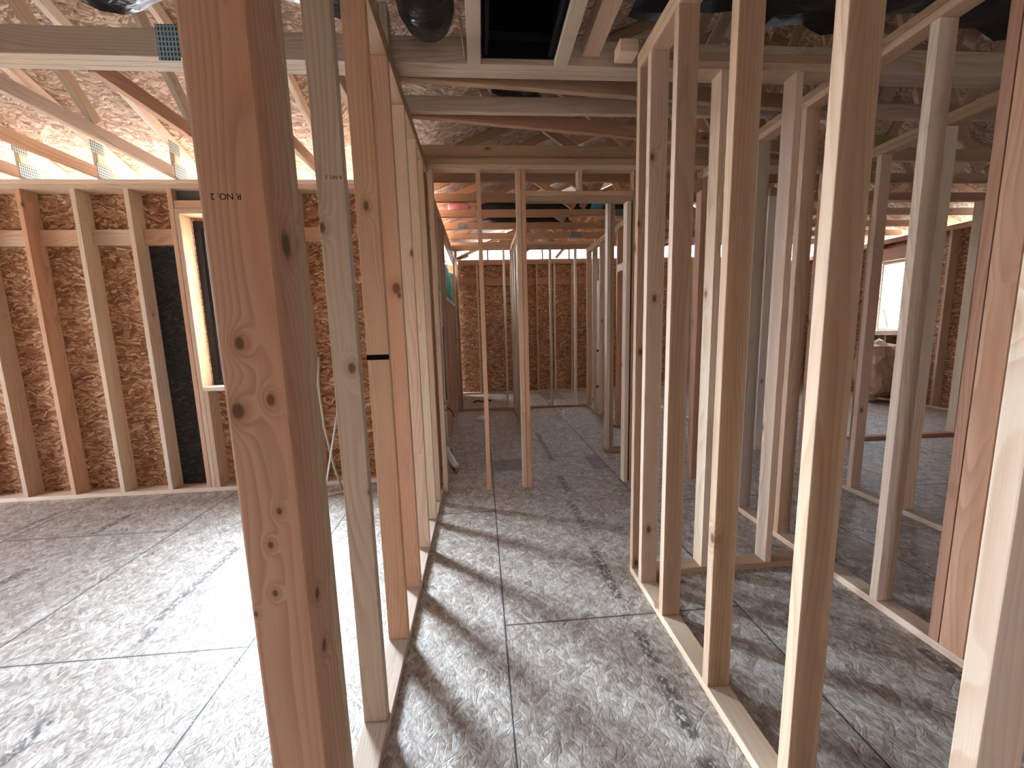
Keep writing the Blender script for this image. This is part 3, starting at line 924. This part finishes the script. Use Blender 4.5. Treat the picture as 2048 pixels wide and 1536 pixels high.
# --- partition P4 (y 4.34 .. 4.429)
G8 = 'studs of the near right partition'
for x, tn, lb in [(1.41, 'cream', 'cream-edged end stud standing right of the hallway doorway view'), (1.452, 'brown', 'brown stud doubled onto the cream-edged end stud'),
                  (1.85, 'tan', 'tan stud at the right end of the near right partition')]:
    tag(board('stud', x, x + .038, 4.34, 4.429, 0.038, 2.78, tn), lb, 'stud', G8)
tag(board('bottom_plate', 1.40, 1.989, 4.34, 4.429, 0.0, 0.038, 'red'), 'reddish bottom plate under the cream-edged end stud', 'plate')
tag(board('top_plate', 1.40, 1.989, 4.34, 4.429, 2.78, 2.818, 'tan'), 'top plate over the cream-edged end stud', 'plate')

# --- far right: short wall at x 3.1, y 4.1..; wall along x at y 4.3
G9 = 'studs of the far right walls'
for x, y, tn, lb in [(3.10, 4.16, 'white', 'bright stud seen between the right hallway studs, nearer of two'), (3.10, 4.26, 'cream', 'bright stud seen between the right hallway studs, farther of two')]:
    tag(board('stud', x, x + .089, y, y + .038, 0.038, 2.78, tn), lb, 'stud', G9)
tag(board('bottom_plate', 3.10, 3.189, 4.15, 7.5, 0.0, 0.038, 'cream'), 'bright bottom plate running away behind the right hallway studs', 'plate')
for i, y in enumerate((4.9, 5.4, 5.9, 6.4)):
    tag(board('stud', 3.10, 3.189, y, y + .038, 0.038, 2.78, 'tan'), 'tan stud far behind the right hallway studs, ' + ORD[i] + ' past the bright pair', 'stud', G9)
tag(board('top_plate', 3.10, 3.189, 4.15, 7.5, 2.78, 2.86, 'brown'), 'brown top plate running away behind the right hallway studs', 'plate')
for x, tn, lb in [(4.50, 'brown', 'brown stud left of the bright right window'), (5.80, 'pale', 'pale stud right of the bright right window')]:
    tag(board('stud', x, x + .038, 4.30, 4.389, 0.038, 2.78, tn), lb, 'stud', G9)
tag(board('bottom_plate', 4.45, 7.30, 4.30, 4.389, 0.0, 0.038, 'red'), 'dark reddish bottom plate crossing the floor before the right window', 'plate')
tag(board('top_plate', 3.2, 7.29, 4.30, 4.389, 2.78, 2.86, 'red'), 'reddish top plate crossing before the right window', 'plate')

# --- right exterior wall (x 7.30 .. 7.44)
GW = 'studs of the right exterior wall'
yy = [2.7, 3.1, 3.5, 3.9, 4.45, 4.86, 5.27, 5.75, 6.23, 6.935, 7.34, 7.75, 8.15, 8.55]
for i, y in enumerate(yy):
    lb = (ORD[8 - i] + ' nearer than the right window') if i <= 8 else (ORD[i - 9] + ' beyond the right window')
    tag(board('stud', 7.30, 7.44, y, y + .038, 0.038, 2.79, ['orange', 'tan'][i % 2]), ['orange', 'tan'][i % 2] + ' right exterior wall stud, ' + lb, 'stud', GW)
for i, y in enumerate((6.275, 6.59, 6.89)):
    tag(board('cripple_stud', 7.30, 7.44, y, y + .038, 0.038, 1.17, 'brown'), 'brown short stud under the right window, ' + ORD[i] + ' from its near end', 'stud', 'cripple studs under the right window')
tag(board('window_sill', 7.29, 7.44, 6.27, 6.93, 1.172, 1.255, 'cream'), 'cream sill boards under the bright right window', 'sill')
tag(board('header', 7.30, 7.44, 6.269, 6.932, 2.49, 2.70, 'red'), 'deep reddish header over the bright right window', 'header')
tag(board('bottom_plate', 7.30, 7.44, 2.2, 8.9, 0.0, 0.038, 'tan'), 'bottom plate of the right exterior wall', 'plate')
tag(board('top_plate', 7.30, 7.435, 3.4, 8.9, 2.79, 2.867, 'orange'), 'orange top plate of the right exterior wall', 'plate')
w = empty('window_3', (7.445, 6.60, 1.26)); w['kind'] = 'structure'
frame_ring('window_frame', 0.655, 1.22, 0.04, 0.05, PVC, w, (0.03, 0, 0), 'y')
bm = bmesh.new(); bm_box(bm, (0, 0, 0), (0.004, 0.57, 1.13)); link_mesh('pane', bm, GLASS, w, (0.03, 0, 0.61))


# ------------------------------------------------------------------ trusses
def plate_on(parent, ploc, x, y, z, sx, sz, axis='y'):
    bm = bmesh.new()
    s = (sx, 0.0016, sz) if axis == 'y' else (0.0016, sx, sz)
    bm_box(bm, (0, 0, 0), s)
    o = link_mesh('truss_plate', bm, PLATE, parent, Vector((x, y, z)) - Vector(ploc))
    return o


def main_truss(y, zb, label, tone='brown', hb=.092, x0=-0.52, x1=7.42, plies=1, top=True, plates=()):
    loc = (0.45, y, zb)
    r = empty('roof_truss' if plies == 1 else 'girder_truss', loc)
    tag(r, label, 'truss')
    t = .038
    for k in range(plies):
        board('bottom_chord', x0, x1, y + k * (t + .001), y + k * (t + .001) + t, zb, zb + hb, tone, r, ploc=loc)
    yc = y + t / 2
    if top:
        zt = lambda x: (3.15 + (x + .45) * SL if x < RX else 3.15 + (7.35 - x) * SL) - .058
        xa = -0.85 if y > 4.0 else max(x0, 3.45 - y if y < 3.75 else x0) + .1
        xm = RX - .02
        if x0 < -1 and y < 3.75:
            xa = 3.45 - y + .1
        beam('top_chord', (xa, yc, zt(xa)), (xm, yc, zt(xm)), t, .089, tone, r, loc)
        beam('top_chord', (7.75, yc, zt(7.75)), (xm + .04, yc, zt(xm)), t, .089, tone, r, loc)
        nodes_b = [1.35, 2.75, 4.15, 5.55]
        nodes_t = [0.6, 2.05, 3.45, 4.85, 6.3]
        for i in range(4):
            for a in (nodes_t[i], nodes_t[i + 1]):
                if a < xa + .1: continue
                ztop = zt(a) - .06
                zbot = zb + hb + .004
                d = 1 if a > nodes_b[i] else -1
                beam('web', (nodes_b[i] + d * .05, yc, zbot + .02), (a - d * .03, yc, ztop), t, .085, tone, r, loc)
    for (px, w_, h_) in plates:
        plate_on(r, loc, px, y - .0012, zb + hb / 2, w_, h_)
    return r


main_truss(2.24, 2.812, 'three-ply girder truss crossing above the hallway and left room', 'grey', hb=.125, x0=-6.9, x1=7.28, plies=3,
           plates=[(-1.46, .10, .16)])
main_truss(2.69, 2.812, 'roof truss just behind the girder, above the hallway', 'grey', x1=7.28)
main_truss(3.468, 2.857, 'roof truss resting on the hallway end wall', 'brown', hb=.10, x0=-.45)
for i, y in enumerate((4.14, 4.76, 5.37, 6.0, 6.61, 7.27)):
    pl = {2: [(1.95, .2, .085)], 4: [(1.62, .17, .085)], 3: [(-.2, .14, .08)], 0: [], 1: []}.get(i, [])
    main_truss(y, 2.912, 'far roof truss, ' + ORD[i] + ' beyond the hallway end wall', ['brown', 'brown', 'orange', 'orange', 'orange', 'tan', 'tan', 'tan'][i],
               plates=pl)
# gable truss standing on the far wall: struts show against the white wrap
loc = (0.45, 9.0, 2.958)
r = empty('gable_truss', loc)
tag(r, 'gable truss on the far end wall, struts dark against the white wrap', 'truss')
board('bottom_chord', -0.52, 7.42, 9.0, 9.038, 2.958, 3.0, 'brown', r, ploc=loc)
for x in [0.2 + .61 * i for i in range(12)]:
    zt = (3.15 + (x + .45) * SL if x < RX else 3.15 + (7.35 - x) * SL) - .06
    if zt > 3.1: board('strut', x, x + .038, 9.0, 9.038, 3.002, zt, 'brown', r, ploc=loc)
for (xa, za, xb, zb_) in [(-0.5, 3.02, 0.5, 3.45), (0.9, 3.02, 1.9, 3.9), (1.75, 3.02, 2.8, 4.2), (-.2, 3.1, -.85, 2.9)]:
    beam('brace', (xa, 9.06, za), (xb, 9.06, zb_), .03, .07, 'tan', r, loc)


def wing_truss(x, label, tone='tan'):
    zb = 2.806
    loc = (x, 3.8, zb)
    r = empty('roof_truss', loc)
    tag(r, label, 'truss', 'trusses over the left room')
    board('bottom_chord', x, x + .038, 2.362, 3.93, zb, zb + .089, tone, r, ploc=loc)
    xc = x + .019
    zt = lambda y: 3.15 + (3.80 - y) * SL - .058
    beam('top_chord', (xc, 2.42, zt(2.42)), (xc, 4.195, zt(4.195)), .038, .089, 'white', r, loc, roll_ref=(1, 0, 0))
    board('heel_strut', x, x + .038, 3.78, 3.84, zb + .091, zt(3.81) - .055, 'cream', r, ploc=loc)
    beam('web', (xc, 3.1, zb + .11), (xc, 2.55, zt(2.55) - .06), .038, .085, 'grey', r, loc, roll_ref=(1, 0, 0))
    plate_on(r, loc, x + .0392, 3.83, zb + .06, .14, .12, 'x')
    plate_on(r, loc, x + .0392, 3.79, zt(3.81) - .04, .12, .10, 'x')
    return r


for i, (x, tn) in enumerate([(-6.2, 'tan'), (-5.6, 'tan'), (-4.99, 'tan'), (-4.38, 'tan'), (-3.78, 'tan'), (-3.18, 'tan'), (-2.57, 'grey'), (-1.945, 'red'), (-1.34, 'tan'), (-0.75, 'tan')]):
    lb = {6: 'left room truss ending over the black panel bay', 7: 'reddish left room truss ending behind the corner post', 8: 'left room truss ending beside the greyed stud',
          9: 'left room truss closest to the hallway wall'}.get(i, 'left room truss, ' + ORD[5 - i] + ' to the left of the black panel bay' if i <= 5 else '')
    wing_truss(x, lb, tn)

tag(board('shade_board', -7.4, -0.93, 4.20, 4.238, 2.83, 2.93, 'brown'), 'fascia board added unseen along the left room eave against sky light', 'shade')  # unseen eave board, added to cut sky light into the left room
# near ceiling joists coming towards the camera over the hallway
NJ = [(-0.015, 0.052, 2.81, 2.90, 'grey', 'greyish board left of the black shaft overhead'),
      (0.435, 0.505, 2.81, 2.90, 'grey', 'greyish board right of the black shaft overhead'),
      (0.585, 0.675, 2.86, 2.95, 'tan', 'tan board overhead, nearer the right hallway wall')]
for x0, x1, z0, z1, tn, lb in NJ:
    tag(board('ceiling_joist', x0, x1, 0.3, 2.238, z0, z1, tn), lb, 'joist')
# slanting braces between the trusses
b = beam('diagonal_brace', (-0.45, 2.385, 2.862), (2.4, 2.665, 2.862), .038, .09, 'brown', roll_ref=(0, 1, 0))
tag(b, 'slanting board close behind the girder overhead', 'brace')
b = beam('diagonal_brace', (-0.45, 2.765, 2.862), (2.6, 3.265, 2.862), .038, .09, 'red', roll_ref=(0, 1, 0))
tag(b, 'reddish slanting board overhead, close before the hallway end wall', 'brace')
# stubs against the near left plate
for i, x in enumerate((-0.468, -0.428)):
    tag(board('block', x, x + .036, 2.15, 2.236, 2.812, 3.02, 'grey'), 'greyish upright block on the left top plate, ' + ['left', 'right'][i] + ' of two by the girder', 'block')

# ------------------------------------------------------------------ ducts and attic things
shaft = empty('duct_shaft', (0.245, 1.9, 2.95))
tag(shaft, 'black rectangular shaft opening framed between the overhead boards', 'duct')
bm = bmesh.new()
for c, s in [((-0.18, 0, 0.19), (0.012, 0.66, 0.61)), ((0.18, 0, 0.19), (0.012, 0.66, 0.61)), ((0, 0.324, 0.19), (0.35, 0.012, 0.61)),
             ((0, -0.324, 0.19), (0.35, 0.012, 0.61)), ((0, 0, 0.49), (0.35, 0.64, 0.012))]:
    bm_box(bm, c, s)
link_mesh('shaft_liner', bm, BLACK, shaft)
bm = bmesh.new()
for c, s in [((0, 0.30, -0.03), (0.35, 0.035, 0.02)), ((0.164, 0, -0.10), (0.018, 0.64, 0.02)), ((-0.164, 0, -0.10), (0.018, 0.64, 0.02))]:
    bm_box(bm, c, s)
link_mesh('rim', bm, BLACKM, shaft)


def duct(name, pts, r, lb, cat='duct'):
    o = tube(name, pts, r, BLACKP, seg=28, rf=lambda i, n: (1 + 0.05 * math.sin(i * 1.9)) * (0.25 if i in (0, n - 1) else 0.8 if i in (1, n - 2) else 1))
    tag(o, lb, cat)
    return o


def lerp(a, b, n): return [tuple(a[k] + (b[k] - a[k]) * i / (n - 1) for k in range(3)) for i in range(n)]


duct('flexible_duct', [(-0.195, y, 2.94 + (0.0 if y > 1.4 else (1.4 - y) * .2)) for y in (2.17, 2.12, 2.05, 1.9, 1.7, 1.5, 1.3, 1.1, 0.9, .8)], 0.135, 'black plastic wrapped duct end hanging beside the overhead shaft')
tag(tube('tie_strap', [(-0.045, 2.12, 2.95), (-0.03, 2.232, 2.83)], 0.004, PVCG), 'thin pale strap tying the black duct to the girder', 'strap')


def sheet(x0, x1, y0, y1, z, lb, seed, nx, ny):
    rr = random.Random(seed)
    ph = [rr.uniform(0, 6) for _ in range(8)]
    bm = bmesh.new()
    gr = []
    for i in range(nx + 1):
        x = x0 + (x1 - x0) * i / nx
        col_ = []
        for j in range(ny + 1):
            v = j / ny
            ye = y1 + .035 * math.sin(x * 7 + ph[0]) + .02 * math.sin(x * 19 + ph[1])
            y = y0 + (ye - y0) * v
            zz = z + .022 * math.sin(x * 5.1 + y * 3 + ph[2]) + .014 * math.sin(x * 13 + ph[3] + 2 * math.sin(y * 6)) + .008 * math.sin(y * 23 + x * 11 + ph[4])
            col_.append(bm.verts.new((x, y, zz)))
        gr.append(col_)
    for p_, q_ in zip(gr, gr[1:]):
        for j in range(ny):
            bm.faces.new((p_[j], p_[j + 1], q_[j + 1], q_[j]))
    r2 = bmesh.ops.extrude_face_region(bm, geom=bm.faces[:])
    for v in r2['geom']:
        if isinstance(v, bmesh.types.BMVert): v.co.z += .003
    bmesh.ops.recalc_face_normals(bm, faces=bm.faces[:])
    return tag(link_mesh('plastic_sheet', bm, BLACKP if x0 < -1 else BLACKS, smooth=True), lb, 'plastic sheet')


sheet(-6.9, -0.52, -3.5, 2.12, 2.965, 'shiny black plastic sheeting overhead in the upper left corner, extended to darken the attic', 2, 90, 70)  # only the front edge shows; the rest is added to darken the attic
sheet(0.80, 7.2, -3.5, 2.14, 2.985, 'black plastic sheeting overhead above the right hallway studs, extended to darken the attic', 3, 90, 70)  # carried on out of view to keep bounce light off the timber
sheet(-0.50, 0.78, -3.5, 0.75, 2.99, 'added unseen black sheeting overhead behind the black shaft, darkens the attic', 4, 20, 50)  # unseen sheet, added only to darken overhead
duct('flexible_duct', lerp((0.10, 2.75, 3.10), (0.62, 3.42, 3.09), 9), 0.11, 'black duct slanting above the trusses before the hallway end wall')
duct('flexible_duct', lerp((0.0, 5.70, 3.12), (2.6, 5.70, 3.12), 14), 0.10, 'black duct lying on the far trusses')
duct('flexible_duct', lerp((0.1, 6.31, 3.11), (1.5, 6.31, 3.11), 10), 0.09, 'second black duct further back on the far trusses')
# insulation scraps on the far trusses
def lump(name, c, s, mat, lb, cat, seed, k=.25, cuts=4):
    rr = random.Random(seed)
    bm = bmesh.new()
    bmesh.ops.create_icosphere(bm, subdivisions=cuts, radius=0.5)
    f = [(rr.uniform(3, 9), rr.uniform(0, 6), rr.choice((0, 1, 2))) for _ in range(9)]
    for v in bm.verts:
        q = v.co.copy()
        d = sum(math.sin(q[a] * w * 2 + ph + q[(a + 1) % 3] * w) for w, ph, a in f) / 9
        v.co *= 1 + k * d
        m_ = max(abs(v.co.x), abs(v.co.y), abs(v.co.z))
        v.co = v.co * 0.6 + v.co * 0.4 * (0.5 / max(m_, .2))
    bmesh.ops.transform(bm, matrix=Matrix.Diagonal((*s, 1)), verts=bm.verts)
    zmin = min(v.co.z for v in bm.verts)
    for v in bm.verts: v.co.z -= zmin
    o = link_mesh(name, bm, mat, None, c)
    return tag(o, lb, cat)


lump('insulation_scrap', (-0.22, 5.56, 3.006), (0.30, 0.30, 0.12), PINK, 'pink insulation scrap on the far trusses', 'insulation', 3)
lump('plastic_bundle', (1.62, 5.43, 3.006), (0.15, 0.2, 0.10), BLUE, 'small blue plastic bundle on the far trusses', 'bundle', 5)
bm = bmesh.new(); bm_box(bm, (0, 0, .05), (0.14, 0.06, 0.11))
bmesh.ops.bevel(bm, geom=bm.edges[:], offset=.008, segments=2, affect='EDGES')
tag(link_mesh('electrical_box', bm, YEL, None, (3.62, 3.49, 2.959)), 'small yellow-green box above the far right corner post', 'box')

# kraft paper batt slumped against the right wall
o = lump('kraft_batt', (6.98, 6.42, 0.0), (0.55, 0.6, 1.0), KRAFT, 'crumpled kraft paper bundle leaning under the bright right window', 'insulation', 11, k=.7, cuts=3)
for p_ in o.data.polygons: p_.use_smooth = False
rk = random.Random(4)
for v_ in o.data.vertices:
    v_.co += Vector((rk.uniform(-.035, .035), rk.uniform(-.035, .035), rk.uniform(0, .05)))
    if v_.co.z < .12: v_.co.x *= .6; v_.co.y *= .6

# ------------------------------------------------------------------ plumbing and floor things
PF = 'plumbing in the far room'
st = empty('pipe_stub', (1.26, 6.15, 0)); tag(st, 'white plastic pipe stub rising from the far room floor', 'pipe')
tube('riser', [(1.26, 6.15, 0), (1.26, 6.15, 0.15)], 0.038, PVC, st, (1.26, 6.15, 0), seg=20)
tube('cap', [(1.26, 6.15, 0.151), (1.26, 6.15, 0.165)], 0.034, PVCG, st, (1.26, 6.15, 0), seg=20)
fl = empty('floor_flange', (-0.03, 6.35, 0)); tag(fl, 'white round toilet flange on the far left floor', 'flange')
tube('flange_ring', [(-0.03, 6.35, 0.0), (-0.03, 6.35, 0.022)], 0.12, PVC, fl, (-0.03, 6.35, 0), seg=28)
tube('collar', [(-0.03, 6.35, 0.0225), (-0.03, 6.35, 0.06)], 0.055, PVC, fl, (-0.03, 6.35, 0), seg=24)
vp = empty('drain_pipe', (1.945, 6.42, 0.04)); tag(vp, 'tall white vent pipe with black couplings in the right partition', 'pipe')
tube('pipe_run', lerp((1.945, 6.42, .04), (1.945, 6.42, 2.2), 6), 0.03, PVC, vp, (1.945, 6.42, .04), seg=16)
for z in (0.45, 1.05):
    tube('coupling', [(1.945, 6.42, z), (1.945, 6.42, z + .035)], 0.036, BLACKM, vp, (1.945, 6.42, .04), seg=16)
vb = empty('shower_valve', (-0.40, 4.62, 0.55)); tag(vb, 'shower valve with copper stubs on the exterior wall', 'valve')
tube('valve_body', [(-0.44, 4.55, .62), (-0.44, 4.75, .62)], 0.016, PVCG, vb, (-0.40, 4.62, .55))
tube('valve_body', [(-0.44, 4.55, .54), (-0.44, 4.75, .54)], 0.016, PVCG, vb, (-0.40, 4.62, .55))
tube('handle_stub', [(-0.44, 4.65, .56), (-0.37, 4.65, .50), (-0.36, 4.65, .44)], 0.011, PEX, vb, (-0.40, 4.62, .55))
tube('supply_pipe', lerp((-0.44, 4.57, .039), (-0.44, 4.57, 1.9), 4), 0.008, PVC, vb, (-0.40, 4.62, .55))
tube('supply_pipe', lerp((-0.44, 4.73, .63), (-0.44, 4.73, 1.5), 4), 0.008, PEX, vb, (-0.40, 4.62, .55))
wp = empty('washer_pipe', (-0.36, 4.12, 0)); tag(wp, 'white pipe elbow with fittings low on the left beyond the hallway', 'pipe')
tube('elbow_pipe', [(-0.43, 4.25, .17), (-0.40, 4.17, .13), (-0.33, 4.05, .055), (-0.31, 4.02, .045)], 0.035, PVC, wp, (-0.36, 4.12, 0), seg=16)
tube('fitting', [(-0.36, 4.30, .02), (-0.36, 4.30, .15)], 0.022, PVCG, wp, (-0.36, 4.12, 0))
tube('fitting', [(-0.34, 4.00, .03), (-0.30, 3.92, .02)], 0.016, PEX, wp, (-0.36, 4.12, 0))
# bent tubes leaning in the left room, seen between the post and the greyed stud
o = tube('plastic_tube', [(-1.33, 3.60, .012), (-1.42, 3.68, .22), (-1.50, 3.74, .6), (-1.53, 3.77, 1.0), (-1.50, 3.775, 1.25)], 0.011, PVCG)
tag(o, 'bent grey plastic tube leaning on the left room back wall', 'tube')
o = tube('plastic_tube', [(-1.47, 3.54, .012), (-1.43, 3.62, .3), (-1.37, 3.76, .75)], 0.008, PVC)
tag(o, 'thin straight white tube crossing the bent grey one', 'tube')
o = beam('wood_scrap', (-1.46, 3.50, .008), (-1.25, 3.62, .008), .03, .012, 'white', roll_ref=(0, 0, 1))
tag(o, 'small white wood sliver on the left room floor', 'scrap')
# debris beyond the partition
o = tube('wire_scrap', [(-0.2, 7.9, .01), (-.1, 7.95, .03), (0.0, 7.9, .012), (0.1, 8.0, .03), (0.16, 7.96, .01)], 0.014, BLACKM)
tag(o, 'small dark scrap of wire on the floor by the far end wall', 'scrap')

# ------------------------------------------------------------------ outside
bm = bmesh.new()
rows = []
NY, NZ = 70, 26
for i in range(NY + 1):
    y = 5.602 + i * (1.79 / NY)
    rows.append([bm.verts.new((-0.505 + 0.012 * math.sin(z_ * 2.1 + y * 9 + 1.5 * math.sin(y * 3)) + .006 * math.sin(i * 1.7 + z_), y,
                               1.934 + z_ * (0.54 + .02 * math.sin(y * 7)) / NZ)) for z_ in range(NZ + 1)])
for a_, b_ in zip(rows, rows[1:]):
    for k in range(NZ):
        bm.faces.new((a_[k], b_[k], b_[k + 1], a_[k + 1]))
r_ = bmesh.ops.extrude_face_region(bm, geom=bm.faces[:])
for v in r_['geom']:
    if isinstance(v, bmesh.types.BMVert): v.co.x -= .004
bmesh.ops.recalc_face_normals(bm, faces=bm.faces[:])
tag(link_mesh('teal_tarp', bm, TEAL, smooth=True), 'teal folded tarp hanging across the small high window', 'tarp')
# a bare twig outside the right window
t = tube('twig', [(10.5, 9.3, -0.8), (10.4, 9.3, 1.0), (10.2, 9.35, 1.7), (10.0, 9.3, 2.0)], 0.02, LEAF, seg=6)
tag(t, 'thin bare shrub outside the bright right window', 'shrub')
for i in range(7):
    a = R.uniform(-1, 1)
    tube('branch', [(10.3, 9.33, 1.25 + i * .08), (10.3 + a * .4, 9.3 + R.uniform(-.2, .2), 1.45 + i * .1)], 0.008, LEAF, t, t.location, seg=5)
